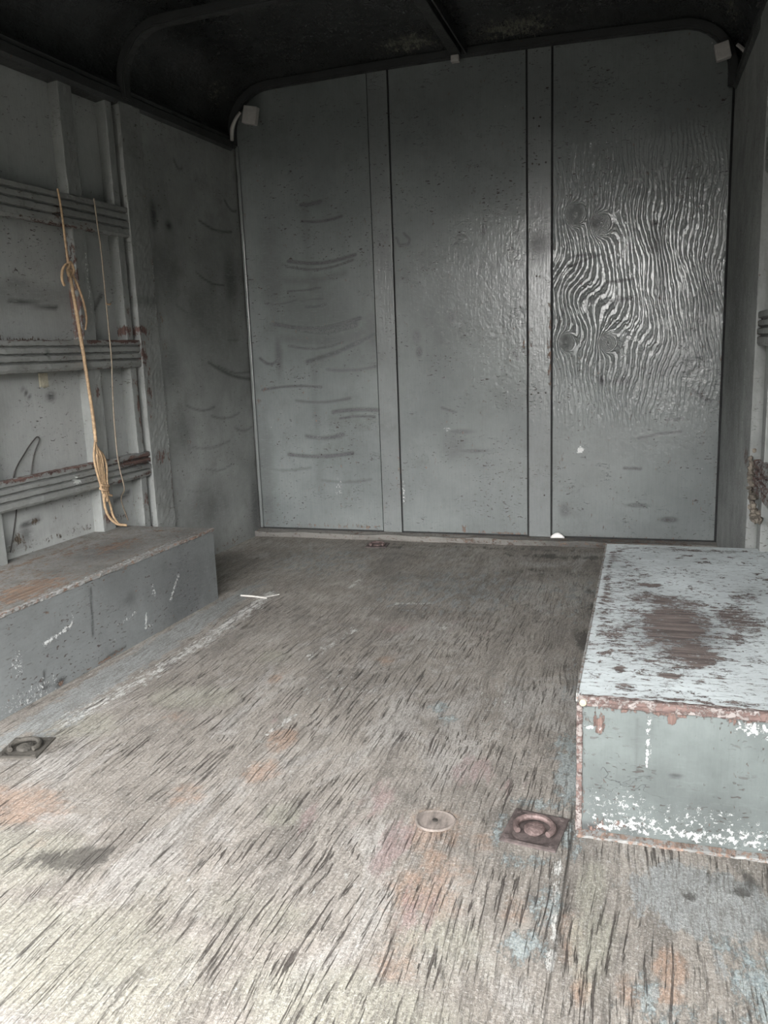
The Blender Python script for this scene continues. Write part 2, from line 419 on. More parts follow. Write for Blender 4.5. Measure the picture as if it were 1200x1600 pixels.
M_edge = paint_mat('rusty_edge_strip', (.24, .21, .195), chips=.49, grain='X', rough=.6, bare=(.125, .085, .075), cscale=75)
M_edge_w = paint_mat('chipped_white_edge', (.27, .268, .255), chips=.53, grain='Y', rough=.55, bare=(.20, .14, .11), cscale=75)
M_roof = paint_mat('dark_grey_roof', (.040, .042, .042), chips=.76, bare=(.15, .15, .125),  grain='Y', rough=.30, mott=.4, spec=.4)  # the bare tone also serves the painted sheen patches
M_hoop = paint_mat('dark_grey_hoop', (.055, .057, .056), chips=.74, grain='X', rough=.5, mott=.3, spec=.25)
M_sill = paint_mat('worn_sill_paint', (.185, .175, .158), chips=.60, grain='X', rough=.65, bare=(.13, .095, .075))
M_floor = floor_material()
M_rust = plain('rusty_steel', (.095, .075, .070), .7, .25, .5, 90, .002)
M_ring = plain('worn_rusty_ring', (.15, .108, .10), .62, .3, .45, 120, .002)
M_rope = plain('tan_rope_fibre', (.40, .275, .165), .85, 0, .35, 420, .001, (1, 1, .35))
M_rope_grey = plain('grey_tan_cord_fibre', (.32, .26, .20), .85, 0, .3, 420, .001, (1, 1, .35))
M_wire = plain('dark_wire', (.06, .055, .05), .6, .3)
M_offwhite = plain('off_white_block', (.50, .48, .45), .7, 0, .12)
M_white = plain('white_flake', (.85, .83, .80), .7, 0, .05)
M_screw = plain('dark_screw_head', (.05, .045, .04), .6, .4)
M_stick = plain('pale_stick', (.42, .40, .37), .8, 0, .2)
M_plug = plain('pinkish_wood_plug', (.16, .135, .118), .9, 0, .6, 80, .002, (1, .2, 1))
M_dirt = plain('caked_dirt', (.18, .155, .125), .95, 0, .5, 110, .006)
M_outer = plain('black_outer_skin', (.03, .03, .03), .8)

# ================================================================= floor
fl = slab('floor', lambda u, v, t: (u, v, t), (-1.80, .34), (-.12, D), (-.03, 0), .006, M_floor)
tag(fl, kind='structure')
b_ = lambda x, y, rx, ry, s=1, a=0: ('b', (x, y, 0), (rx, ry, 1), s, a)
s_ = lambda pts, w, s=1: ('s', [(x, y, 0) for x, y in pts], w, s)
wear(fl, 'wearA',
     R=[b_(-1.10, 1.11, .16, .10, .95), b_(-.98, 1.02, .05, .06, .7), b_(-.72, 1.47, .05, .09, .95, .3), b_(-.70, 1.33, .06, .08, .9),
        b_(-.80, 1.22, .06, .07, .8), b_(-.87, 1.77, .035, .06, .9), b_(-1.00, 1.50, .08, .06, .7), b_(-.30, 1.08, .10, .16, .85),
        b_(-.33, 1.22, .09, .12, .85), b_(-.24, 1.20, .05, .07, .7), b_(-.16, 1.06, .04, .06, .8), b_(.05, .99, .028, .05, 1.2),
        b_(.045, .94, .03, .02, 1.2), b_(-.63, 1.95, .05, .08, .8), b_(-.30, .92, .05, .10, .8), b_(-.08, 1.03, .03, .10, .8),
        b_(.0, .93, .03, .05, .8), b_(-.06, .93, .02, .06, .9), b_(-.88, 2.22, .05, .05, .6), b_(-1.16, 1.62, .05, .05, .5)],
     G=[b_(-1.02, 1.62, .16, .10, .9), b_(-1.20, 1.42, .14, .10, .9), b_(-.98, .98, .20, .12, .9), b_(-.75, .80, .30, .14, 1),
        b_(-.35, .82, .20, .08, 1), b_(-.25, .95, .10, .10, .8), b_(-.60, 1.20, .06, .05, .8), b_(-.06, 1.13, .03, .10, 1),
        b_(-.05, 1.0, .04, .12, 1), b_(-.93, 1.90, .09, .08, .7), b_(-.6, .95, .25, .08, .7)],
     B=[b_(-.12, 1.46, .035, .10, 1), b_(-.11, 1.39, .03, .05, 1), b_(-.43, 1.69, .03, .04, .95), b_(-.40, 1.63, .035, .04, .8),
        b_(-.13, 1.56, .05, .10, .85), b_(.155, .98, .05, .10, .9), b_(-.14, .98, .04, .05, .9), b_(.02, .93, .03, .06, .8),
        b_(-.10, 1.26, .04, .10, .75), b_(-.16, 1.34, .08, .03, .8), b_(-.17, 1.17, .08, .03, .7), b_(.12, 1.05, .05, .05, .6),
        b_(-.215, 1.24, .02, .08, .8), b_(-.12, 1.07, .04, .07, .8), b_(.06, .90, .10, .05, .6)])
wear(fl, 'wearB',
     R=[s_([(-1.237, 1.423), (-1.21, 1.66), (-1.19, 2.0), (-1.20, 2.40)], .045, .72), s_([(-1.20, 2.1), (-1.205, 2.45)], .035, .85),
        s_([(-.84, 1.92), (-.80, 2.16)], .032, .62), s_([(-.74, 2.42), (-.64, 2.44)], .02, .75), s_([(-.76, 1.44), (-.74, 1.58)], .012, .72),
        b_(-1.00, 1.44, .03, .012, .7), b_(-1.24, 1.60, .06, .12, .5), b_(-.60, .80, .15, .06, .35), b_(-.30, 1.75, .10, .3, .45),
        b_(-.7, 1.75, .2, .15, .45), s_([(-.96, 2.56), (-.96, 2.66)], .015, .8), b_(-.55, 2.22, .03, .03, .7),
        s_([(-.115, 1.19), (-.10, .95)], .010, .8), b_(-.93, 1.30, .04, .03, .35), b_(-.70, .98, .12, .06, .35)],
     G=[b_(-1.30, 1.9, .07, .9, .85), b_(-1.2, 2.9, .4, .4, .55), b_(-.6, 2.6, .5, .5, .55), b_(.10, 1.14, .13, .10, 1.0), b_(.14, 1.02, .07, .08, .6),
        b_(-.2, 2.6, .25, .5, .5), b_(-.13, 1.9, .12, .3, .5), b_(-.5, 2.4, .2, .2, .4), b_(-1.25, 1.43, .08, .2, .6)],
     B=[b_(-.30, 1.42, .06, .10, .8), b_(-.38, 1.16, .05, .12, .8), b_(-.30, 1.02, .05, .12, .7), b_(-.45, 1.28, .05, .12, .7),
        b_(-.55, 1.2, .04, .08, .6), b_(-.22, 1.4, .05, .08, .5), b_(-.50, 2.3, .2, .2, .5), b_(-.78, 1.55, .04, .05, .6), b_(-.7, 2.2, .12, .1, .6)])
wear(fl, 'wearC_dim',
     R=[b_(-.7, .08, 1.6, .38, 1.4), b_(-.87, 1.00, .09, .045, .95, .5), b_(-.95, .97, .04, .04, .8), b_(-.105, 2.17, .065, .12, 1.4), b_(-.30, 3.10, .30, .05, .8),  # first blob added: darkens the unseen floor at the opening to cut bounced light
        b_(-1.20, 1.31, .10, .07, .7), b_(-1.0, 3.15, .12, .04, .6), b_(-.33, 2.85, .22, .10, .5), b_(-.9, 2.75, .2, .2, .25),
        b_(-.66, 1.78, .10, .3, .42), b_(-.36, 2.45, .15, .15, .45), b_(.17, 1.20, .08, .04, .65), b_(.08, 1.145, .012, .012, 1), b_(.15, 1.17, .02, .012, 1),
        b_(-.46, 1.38, .05, .02, .5), b_(-.15, 2.6, .08, .4, .5), b_(-1.30, 2.65, .1, .2, .35), b_(-.6, 3.2, .9, .035, .6)],
     G=[b_(.12, 1.12, .13, .08, 1), b_(-1.30, 1.9, .06, .9, 1), b_(-.9, 3.0, 1.2, 1.0, .85), b_(-.2, 2.2, .25, .7, .6)],
     B=[s_([(-.098, 1.27), (-.096, .60)], .0035, .9), s_([(-1.75, 2.43), (.3, 2.43)], .004, .0),
        s_([(-1.31, .6), (-1.235, 1.30)], .004, .0)])

# ================================================================= walls
WTOP = 1.93
# --- back wall: backing with three plywood panels and two battens
wb = build('wall_back', gbox((-1.80, .36), (D+.012, D+.035), (-.03, 2.0), None, bev=0), M_outer); tag(wb, kind='structure')
def bp(u, v, t): return (u, D-t, v)
ZS = .032; PT = 1.90
def bb(x, z, rx, rz, s=1): return ('b', (x, D, z), (rx, .2, rz), s)
def bs(pts, w, s=1): return ('s', [(x, D, z) for x, z in pts], w, s)
P1 = slab('plywood_panel', bp, (XL+.008, -1.074), (ZS, PT), (-.012, 0), .0055, M_back, wb)
P2 = slab('plywood_panel', bp, (-.982, -.450), (ZS, PT), (-.012, 0), .0055, M_back, wb)
P3 = slab('plywood_panel', bp, (-.348, XR-.004), (ZS, PT), (-.012, 0), .0045, M_back, wb)
tag(P1, 'left plywood panel with dark curved rubber scuffs'); tag(P2, 'plain middle plywood panel between the two battens'); tag(P3, 'right plywood panel with raised wavy grain')
arcs = []
for x0, x1, z, sag, wd, st in [(-1.45, -1.15, 1.185, .02, .006, 1), (-1.38, -1.2, 1.34, .01, .004, .8), (-1.53, -1.14, .93, .03, .008, .9), (-1.42, -1.16, .905, .02, .012, .7),
                               (-1.47, -1.22, .836, .02, .006, .6), (-1.61, -1.51, .787, .03, .005, .8), (-1.61, -1.33, .65, -.01, .005, .7),
                               (-1.28, -1.08, .548, -.006, .007, .9), (-1.25, -1.09, .520, -.006, .004, .8), (-1.50, -1.20, .364, .012, .007, .9), (-1.41, -1.24, .445, .012, .009, .6),
                               (-1.38, -1.29, 1.405, .004, .006, .9), (-1.46, -1.31, 1.063, .003, .004, .7), (-1.38, -1.29, .994, .004, .007, .6), (-1.4, -1.3, 1.02, .0, .004, .5),
                               (-1.57, -1.42, 1.02, .01, .005, .5), (-1.62, -1.4, .30, .01, .006, .35), (-1.35, -1.12, .25, .01, .006, .35), (-1.3, -1.08, .73, .01, .006, .4), (-1.45, -1.2, .60, .012, .006, .5), (-1.46, -1.16, 1.165, .025, .004, .8),
                               (-1.5, -1.2, 1.115, .02, .02, .3), (-1.5, -1.12, .87, .02, .03, .35)]:
    arcs.append(bs([(x0+(x1-x0)*t, z-sag*math.sin(PI*t)+(.006*t)) for t in np.linspace(0, 1, 7)], wd, st))
arcs += [bs([(-1.388, .766), (-1.25, .80), (-1.066, .873)], .01, .6), bb(-1.53, 1.15, .06, .3, .35), bb(-1.08, .88, .05, .08, .4), bb(-1.35, .95, .2, .15, .3), bb(-1.52, .8, .02, .1, .5), bb(-1.62, .3, .05, .3, .35), bs([(-1.36, 1.40), (-1.36, .2)], .02, .18)]
wear(P1, 'wear', R=arcs, G=[bb(-1.3, .045, .35, .012, .45), bb(-1.63, .6, .015, .02, .7), bb(-1.6, .66, .02, .02, .55), bb(-1.36, .51, .004, .004, 1.2)], B=[bb(-1.27, .22, .02, .04, .35)])
wear(P2, 'wear',
     R=[bb(-.617, 1.245, .012, .02, .9), bb(-.889, .789, .012, .02, .9), bs([(-.50, .775), (-.485, .745)], .005, 1), bb(-.56, 1.12, .01, .03, .4), bs([(-.97, 1.245), (-.96, 1.215), (-.92, 1.215), (-.915, 1.235), (-.94, 1.26)], .003, .8),
        bb(-.90, .85, .02, .03, .5), bb(-.75, .92, .015, .02, .6), bs([(-.8, .56), (-.74, .54)], .004, .6), bb(-.72, .46, .05, .01, .6), bb(-.68, .38, .08, .008, .5), bb(-.75, .40, .06, .06, .35)],
     G=[bb(-.715, .05, .01, .02, 1), bb(-.55, .035, .2, .008, .6), bb(-.46, .8, .006, .05, .6)], B=[bb(-.78, .47, .012, .01, .6), bb(-.975, .2, .006, .05, .8)])
wear(P3, 'wear',
     R=[bs([(-.29, 1.085), (-.21, 1.115), (-.17, 1.125)], .004, 1), bs([(-.27, 1.125), (-.20, 1.128)], .004, 1), bs([(-.145, 1.02), (-.05, 1.028)], .005, 1), bs([(-.13, .952), (-.06, .957)], .008, 1),
        bb(.02, 1.22, .018, .012, 1.1), bb(.03, 1.16, .03, .06, .6), bb(-.16, .655, .012, .018, 1.1), bb(-.09, .65, .04, .014, .7), bs([(-.02, .43), (.05, .445), (.135, .455)], .004, 1), bs([(.08, .50), (.14, .505)], .004, .9),
        bs([(-.07, .312), (-.01, .310)], .005, 1), bs([(.17, .61), (.235, .565)], .006, .9), bs([(.15, .79), (.20, .72)], .004, .7), bb(.05, 1.0, .02, .1, .5), bb(.2, .9, .03, .15, .35), bb(-.2, 1.24, .04, .02, .6),
        bb(.10, .11, .03, .01, .9), bb(-.02, .165, .04, .008, .8), bb(-.30, .14, .02, .03, .6), bs([(-.33, .86), (-.30, .95)], .004, .8), bb(.07, .7, .1, .05, .35)],
     G=[bb(-.05, .035, .3, .006, .4), bb(.265, .6, .004, .4, .3)], B=[bb(-.239, .384, .012, .014, 1.6), bb(-.249, .376, .008, .005, 1.4), bb(.21, .31, .008, .008, .5)])
def figure(o, zmin, zmax, knots, strength, k=58.):
    me = o.data; n = len(me.vertices); co = np.empty(n*3); me.vertices.foreach_get('co', co); co = co.reshape(-1, 3)
    x, z = co[:, 0], co[:, 2]
    ph = x*k + 1.5*np.sin(z*5.2+x*7)+.8*np.sin(z*11+x*9+1)+.35*np.sin(z*27+x*22)
    amp = np.clip((z-zmin)/.35, 0, 1)*np.clip((zmax-z)/.35, 0, 1)
    for kx, kz, r, a in knots:
        d = np.sqrt(((x-kx)/1.0)**2+((z-kz)/1.3)**2)
        ph = ph*(1-np.exp(-(d/r)**2))+(d*48)*np.exp(-(d/r)**2)
        ph += a*np.exp(-(d/(r*2.4))**2)
    e = np.exp(-(((x+.25)/.10)**2+((z-.93)/.13)**2)); ph += 3.2*e*np.cos((z-.93)*9+x*4)
    out = np.zeros((n, 4)); out[:, 0] = ph; out[:, 1] = amp*strength*np.clip(1.15-np.abs(x+.13)/.42, .12, 1)*(.7+.3*np.sin(x*9+z*5)); out[:, 3] = 1
    at = me.attributes.new('figure', 'FLOAT_COLOR', 'POINT'); at.data.foreach_set('color', out.astype(np.float32).ravel())
figure(P3, .45, 1.62, [(-.263, 1.276, .021, 1.8), (-.169, 1.234, .024, 2.0), (-.140, .798, .020, 1.8), (-.296, .804, .017, 1.3), (-.27, .95, .0001, 0)], 1.0)
figure(P2, .3, 1.7, [(-.3, 1.1, .05, 2)], .04, 55)
figure(P1, .2, 1.9, [(-1.9, .9, .05, 2)], .05, 60)

BT1 = build('batten', gbox((-1.070, -.988), (D-.005, D+.012), (ZS-.005, PT), .02, bev=.002), M_batten, wb)
BT2 = build('batten', gbox((-.442, -.355), (D-.006, D+.012), (ZS-.005, PT), .02, bev=.002), M_batten, wb)
tag(BT2, 'right batten with rows of screw heads')
wear(BT2, 'wear', R=[bb(-.4, 1.18, .05, .06, .9), bb(-.4, 1.3, .05, .1, .4)], G=[bb(-.356, .75, .005, .2, .8), bb(-.443, .78, .004, .1, .8)])
wear(BT1, 'wear', R=[bb(-1.03, 1.2, .04, .1, .3)], G=[bb(-.990, .25, .004, .1, .6)])
for i, (x, z) in enumerate([(-.432, .607), (-.404, .612), (-.375, .612), (-.42, 1.63), (-.395, 1.63), (-.40, 1.60), (-.425, 1.47), (-.40, 1.465), (-.375, 1.47), (-1.04, 1.22), (-1.0, 1.215), (-.41, 1.06), (-.38, .2)]):
    bm = bmesh.new(); disc(bm, (x, D-.0058 if x > -.9 else D-.0048, z), .0035, .0012, 'Y-', 10); build('screw', bm, M_screw, wb)
# corner bead and sill board at the foot of the back wall
t3 = build('trim_1', gbox((XL+.001, XL+.014), (D-.012, D-.001), (ZS, 1.66), .03, bev=.003), M_batten); tag(t3, kind='structure')
bm = gbox((-1.668, .30), (D-.055, D-.0005), (0, .027), .02, bev=.004)
for v in bm.verts:
    if v.co.y < D-.03: v.co.z -= .004+.003*math.sin(v.co.x*23)*math.sin(v.co.x*7); v.co.y += .004*math.sin(v.co.x*17+1)
    v.co.z = max(v.co.z, 0)
sill = build('trim_2', bm, M_sill); tag(sill, kind='structure')
wear(sill, 'wear', R=[bb(-.2, .0, .3, .1, .6)], G=[bb(-.5, .02, .9, .1, .42), bb(.0, .02, .3, .1, .6)])

# --- left side
def side_patch(P, y, z, ry, rz, s=1):
    x, yy, zz = P(0, y, z); return ('b', (x, yy, zz), (.3, ry, rz), s)
def side_stroke(P, pts, w, s=1, o=0): return ('s', [P(o, y, z) for y, z in pts], w, s)
lp = lambda *a: side_patch(Lw, *a)
ls = lambda pts, w, s=1, o=0: side_stroke(Lw, pts, w, s, o)
def Lnp(u, v, t): return (XL+TL*(D-u)+t, u, v)
def Rnp(u, v, t): return (XR+TR*(D-u)-t, u, v)
wl_ = slab('wall_left', Lnp, (Y0, D+.03), (-.03, 1.69), (-.07, -.05), .012, M_skin); tag(wl_, kind='structure')
wear(wl_, 'wear',
     R=[ls([(2.0, .985), (2.2, .967)], .008, .9, -.05), lp(2.05, 1.03, .06, .02, .5), lp(2.13, .70, .02, .015, 1), ls([(2.02, .73), (2.04, .70)], .005, 1, -.05), ls([(1.95, .33), (2.02, .335)], .008, 1, -.05),
        lp(1.96, .30, .03, .03, .7), lp(2.05, 1.0, .3, .04, .4), lp(1.9, .28, .1, .03, .5), ls([(2.36, .95), (2.42, 1.02)], .008, .8, -.05), ls([(2.36, .32), (2.46, .34)], .01, .9, -.05)],
     G=[lp(1.93, .29, .03, .02, .9), lp(2.02, .875, .3, .008, .7), lp(2.2, .265, .5, .012, .5), lp(2.0, .33, .02, .01, 1), lp(2.1, .40, .1, .02, .4)], B=[lp(2.04, .862, .02, .004, 1.2)])
# --- lining plywood on the left, between post and back corner
lin = slab('plywood_panel', Lnp, (2.652, D-.003), (.0, 1.675), (-.05, -.004), .0065, M_lining, wl_)
tag(lin, 'scuffed plywood lining beside the back corner')
sc_ = []
for y0, z0, y1, z1, w_, s__ in [(2.99, 1.325, 3.24, 1.31, .006, 1), (2.94, 1.125, 3.15, 1.09, .007, 1), (2.98, .78, 3.31, .70, .010, 1), (3.05, .765, 3.31, .73, .006, .8), (2.78, 1.0, 2.95, .97, .008, .6), (2.97, .566, 3.2, .56, .006, .6), (2.8, .46, 3.1, .45, .006, .5),
                                (3.2, 1.43, 3.29, 1.40, .006, 1), (2.85, 1.52, 2.9, 1.5, .008, .8), (2.8, .62, 3.0, .6, .006, .7), (2.9, .36, 3.1, .35, .005, .6), (3.0, .9, 3.25, .87, .005, .5), (2.75, .3, 2.95, .28, .005, .5), (3.15, .50, 3.3, .49, .006, .6)]:
    sc_.append(ls([(y0+(y1-y0)*t, z0+(z1-z0)*t-.016*math.sin(PI*t)) for t in np.linspace(0, 1, 8)], w_*.8, s__*.75, -.004))
sc_ += [lp(2.74, 1.1, .09, .12, .45), lp(2.72, .78, .06, .10, .4), lp(2.76, .5, .08, .12, .35), lp(3.2, 1.1, .06, .12, .6), lp(2.78, 1.28, .02, .015, 1), lp(2.69, 1.3, .02, .05, .9), lp(3.0, .95, .2, .2, .4), lp(2.9, .2, .2, .1, .4), lp(3.28, .15, .04, .15, .6)]
wear(lin, 'wear', R=sc_, G=[lp(2.69, .9, .02, .1, .5), lp(2.9, .02, .3, .01, .5)], B=[])

def boxthing(name, a, b, c, mat, P, label, cat, group=None, step=.02, bev=.003, rough_edge=.0):
    bm = gbox(a, b, c, step, P=idm, bev=bev)
    for v in bm.verts:
        if rough_edge: v.co.x += random.uniform(-1, 1)*rough_edge; v.co.y += random.uniform(-1, 1)*rough_edge
        v.co = P(*v.co)
    o = build(name, bm, mat)
    return tag(o, label, cat, group)
# posts
LP = boxthing('wall_post', (-.05, .004), (2.535, 2.650), (0, 1.668), M_post, Lw, 'chipped grey corner-side post on the left wall, at the ends of the three tie rails', 'post', step=.012, rough_edge=.0008)
wear(LP, 'wear', R=[lp(2.6, 1.0, .1, .02, .5)], G=[lp(2.55, .90, .05, .02, 1), lp(2.545, .82, .02, .05, .9), lp(2.66, .8, .012, .3, .75), lp(2.56, .70, .02, .14, .5), lp(2.66, .35, .02, .3, .7), lp(2.6, .45, .05, .03, .7), lp(2.65, 1.05, .01, .2, .6)], B=[lp(2.652, .6, .006, .3, .6), lp(2.652, 1.1, .006, .1, .6)])
RP = boxthing('wall_post', (-.05, .004), (2.435, 2.628), (0, 1.668), M_post, Rw, 'pale grey-green post on the right wall between the panelled corner and the rail ends', 'post', step=.014, rough_edge=.0006)
rp = lambda *a: side_patch(Rw, *a)
wear(RP, 'wear', R=[rp(2.5, .5, .1, .05, .4)], G=[rp(2.50, .47, .05, .03, .8)], B=[rp(2.627, .6, .006, .4, .9), rp(2.627, .3, .006, .1, .9), rp(2.5, .25, .05, .05, .3)])
# studs
S1 = boxthing('wall_stud', (-.05, -.012), (2.262, 2.325), (.0, 1.668), M_post, Lw, 'thin grey upright stud on the left wall, right behind the thick tan rope', 'stud', step=.014, rough_edge=.0008)
wear(S1, 'wear', R=[], G=[lp(2.262, 1.0, .008, .2, .8), lp(2.3, .70, .02, .02, .9), lp(2.3, .29, .03, .03, .9)], B=[lp(2.31, 1.05, .004, .1, .7)])
S2 = boxthing('wall_stud', (-.05, -.010), (2.482, 2.515), (.0, 1.668), M_post, Lw, 'narrow grey upright stud on the left wall close beside the chipped post', 'stud', step=.012, rough_edge=.0008)
wear(S2, 'wear', R=[], G=[lp(2.49, .9, .03, .02, 1), lp(2.51, .65, .01, .12, .9), lp(2.50, .30, .02, .04, .8), lp(2.50, .97, .01, .02, .9)], B=[])
S3 = boxthing('wall_stud', (-.05, -.012), (1.79, 1.84), (.0, 1.668), M_post, Lw, 'grey upright stud at the left picture edge under the lowest rail', 'stud', step=.03)
wear(S3, 'wear')
# red-brown rusty backing strip in the gap between narrow stud and post
rs = boxthing('rust_strip', (-.05, -.022), (2.516, 2.534), (.49, .775), M_rust, Lw, 'thin red-brown rusted strip between stud and post under the middle left rail', 'strip', step=.02)

# tie rails: moulded boards with grooves
def rail(P, y0, y1, z0, z1, label, group, depth=.04, sag=None, jit=.0009, mat=M_rail):
    h = z1-z0; prof = [(-.040, z0+.004), (-.040, z1-.004)]
    prof += [(-depth*.0-.020, z1), (-.003, z1-.001), (0, z1-.004), (0, z1-.016)]
    for k in range(3):
        zc = z1-.016-(h-.026)*(k+.0)/3
        prof += [(-.009, zc-.003), (-.009, zc-.006), (.0015 if k % 2 else 0, zc-.009)]
        zn = z1-.016-(h-.026)*(k+1)/3
        prof += [(.0015 if k % 2 else 0, zn)]
    prof += [(0, z0+.008), (-.004, z0+.001), (-.02, z0)]
    ys = np.linspace(y0, y1, int((y1-y0)/.012))
    f = (lambda y: 0) if sag is None else sag
    bm = extrude_profile(prof, ys, lambda o, y, z: P(o, y, z+f(y)), jit=jit)
    o = build('tie_rail', bm, mat); return tag(o, label, 'rail', group)
yr0 = .30
R1 = rail(Lw, yr0, 2.60, 1.209, 1.309, 'top one of the grey grooved rails on the left wall, where the ropes are hung', 'grooved rails on the left wall', sag=lambda y: .0)
R2 = rail(Lw, yr0, 2.60, .775, .869, 'middle grooved rail on the left wall with red-brown chipping at its right end', 'grooved rails on the left wall')
R3 = rail(Lw, yr0, 2.60, .390, .479, 'lowest grooved rail on the left wall with a white paint spot and bare dark end', 'grooved rails on the left wall')
wear(R1, 'wear', G=[lp(2.19, 1.24, .03, .04, .6), lp(2.2, 1.211, .2, .008, .8)], R=[])
wear(R2, 'wear', G=[lp(2.46, .868, .12, .010, 1.3), lp(2.585, .82, .012, .06, 1.2), lp(2.30, .866, .04, .012, 1.1), lp(2.0, .869, .3, .004, .8), lp(2.3, .777, .3, .006, .6)], R=[lp(2.08, .83, .008, .012, 1)])
wear(R3, 'wear', G=[lp(2.47, .455, .12, .022, .95), lp(2.50, .40, .1, .008, .7), lp(2.1, .478, .3, .006, .9), lp(2.35, .40, .05, .012, .7), lp(1.9, .476, .1, .006, 1)], R=[lp(2.50, .45, .12, .03, .9)], B=[lp(2.145, .433, .014, .010, 1.8)])
# --- right side
wr = slab('wall_right', Rnp, (Y0, D+.03), (-.03, 1.69), (-.07, -.05), .02, M_skin_r); tag(wr, kind='structure')
wear(wr, 'wear', G=[rp(2.2, .3, .2, .03, .4)], R=[])
linr = slab('plywood_panel', Rnp, (2.630, D-.003), (.0, 1.675), (-.05, -.004), .012, M_lining, wr)
tag(linr, 'dark narrow-looking plywood lining in the right back corner')
wear(linr, 'wear', R=[rp(3.0, .8, .3, .5, .5)], B=[rp(2.7, .4, .01, .01, 1)])
S4 = boxthing('wall_stud', (-.05, -.014), (2.30, 2.36), (.0, 1.668), M_post, Rw, 'pale upright stud on the right wall behind the rail ends', 'stud', step=.02); wear(S4, 'wear')
RR1 = rail(Rw, yr0, 2.43, .775, .865, 'grooved rail on the right wall at the picture edge, above the broken one', 'grooved rails on the right wall'); wear(RR1, 'wear', G=[rp(2.42, .82, .02, .05, .7)], R=[rp(2.40, .82, .1, .1, .5)])
RR0 = rail(Rw, yr0, 2.43, 1.209, 1.309, 'upper grooved rail on the right wall at the picture edge', 'grooved rails on the right wall'); wear(RR0, 'wear')
RR2 = rail(Rw, yr0, 2.36, .390, .479, 'broken dirt-caked grooved rail on the right wall just above the pale wheel box', 'grooved rails on the right wall', jit=.002); wear(RR2, 'wear', G=[rp(2.3, .43, .3, .1, .8)])
bm = bmesh.new()
for k in range(70):
    y = random.uniform(2.28, 2.44); z = .47-(2.44-y)*1.15+random.uniform(-.045, .03); z = max(z, .33)
    m = Matrix.Translation(Rw(random.uniform(-.012, .006), y, z)) @ Matrix.Diagonal((random.uniform(.005, .011), random.uniform(.008, .02), random.uniform(.005, .013), 1))
    bmesh.ops.create_icosphere(bm, subdivisions=1, radius=1, matrix=m)
for v in bm.verts: v.co += Vector((random.uniform(-1, 1), random.uniform(-1, 1), random.uniform(-1, 1)))*.0025
dc = build('dirt_clump', bm, M_dirt, RR2); dc['label'] = 'brown caked dirt and splinters on the broken rail end'; dc['kind'] = 'stuff'

# --- rear header over the opening
hd = build('wall_rear', gbox((-1.80, .36), (Y0-.04, Y0), (1.65, 2.02), None, bev=0), M_hoop); tag(hd, kind='structure')

# ================================================================= roof
def roof_prof(zc, x0, x1, r, n=8, crown=.012):
    """arched section from left eave to right eave, open at the bottom"""
    pts = [(x0, zc-r*1.25)]
    for k in range(n+1):
        a = PI-(PI/2)*k/n
        pts.append((x0+r+r*math.cos(a), zc-r*.95+r*.95*math.sin(a)))
    for k in range(1, 48):
        t = k/48; pts.append((x0+r+(x1-x0-2*r)*t, zc+crown*math.sin(PI*t)))
    for k in range(n+1):
        a = PI/2-(PI/2)*k/n
        pts.append((x1-r+r*math.cos(a), zc-r*.95+r*.95*math.sin(a)))
    pts.append((x1, zc-r*1.25))
    return pts
RXL, RXR = XL-.045, XR+.03
rows = []
ys = list(np.linspace(Y0-.04, D-.20, 30))+[D-.20+.20*math.sin(PI/2*k/8) for k in range(1, 9)]+[D+.03]
bm = bmesh.new()
for y in ys:
    e = max(0., y-(D-.20))/.20
    drop = .065*(1-math.sqrt(max(0, 1-min(1, e)**2)))
    tx = TL*(D-y)
    pr = roof_prof(1.925-drop, RXL+TL*(D-y), RXR+TR*(D-y), .20)
    inner = [bm.verts.new((x, y, z)) for x, z in pr]
    outer = [bm.verts.new((x+(.012 if i > len(pr)/2 else -.012)*(1 if z < 1.9 else .2), y, z+.02)) for i, (x, z) in enumerate(pr)]
    rows.append((inner, outer))
for (a, ao), (b, bo) in zip(rows[:-1], rows[1:]):
    for i in range(len(a)-1):
        bm.faces.new((a[i], a[i+1], b[i+1], b[i])); bm.faces.new((ao[i+1], ao[i], bo[i], bo[i+1]))
    bm.faces.new((a[0], b[0], bo[0], ao[0])); bm.faces.new((a[-1], ao[-1], bo[-1], b[-1]))
for a, ao in (rows[0], rows[-1]):
    for i in range(len(a)-1): bm.faces.new((a[i], a[i+1], ao[i+1], ao[i]))
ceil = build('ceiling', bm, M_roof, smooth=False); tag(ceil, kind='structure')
rb3 = lambda x, y, z, rx, ry, rz, st: ('b', (x, y, z), (rx, ry, rz), st)
wear(ceil, 'wear', G=[rb3(-.88, D-.09, 1.91, .14, .06, .1, .9), rb3(-.48, D-.09, 1.91, .17, .06, .1, .9), rb3(-1.64, D-.12, 1.83, .06, .06, .05, .7), rb3(.26, D-.12, 1.86, .05, .08, .05, .6), rb3(-.9, 2.30, 1.93, .3, .04, .1, .35)])  # lighter patches paint the sheen of the roof cove and corners into the colour
for p in ceil.data.polygons: p.use_smooth = True
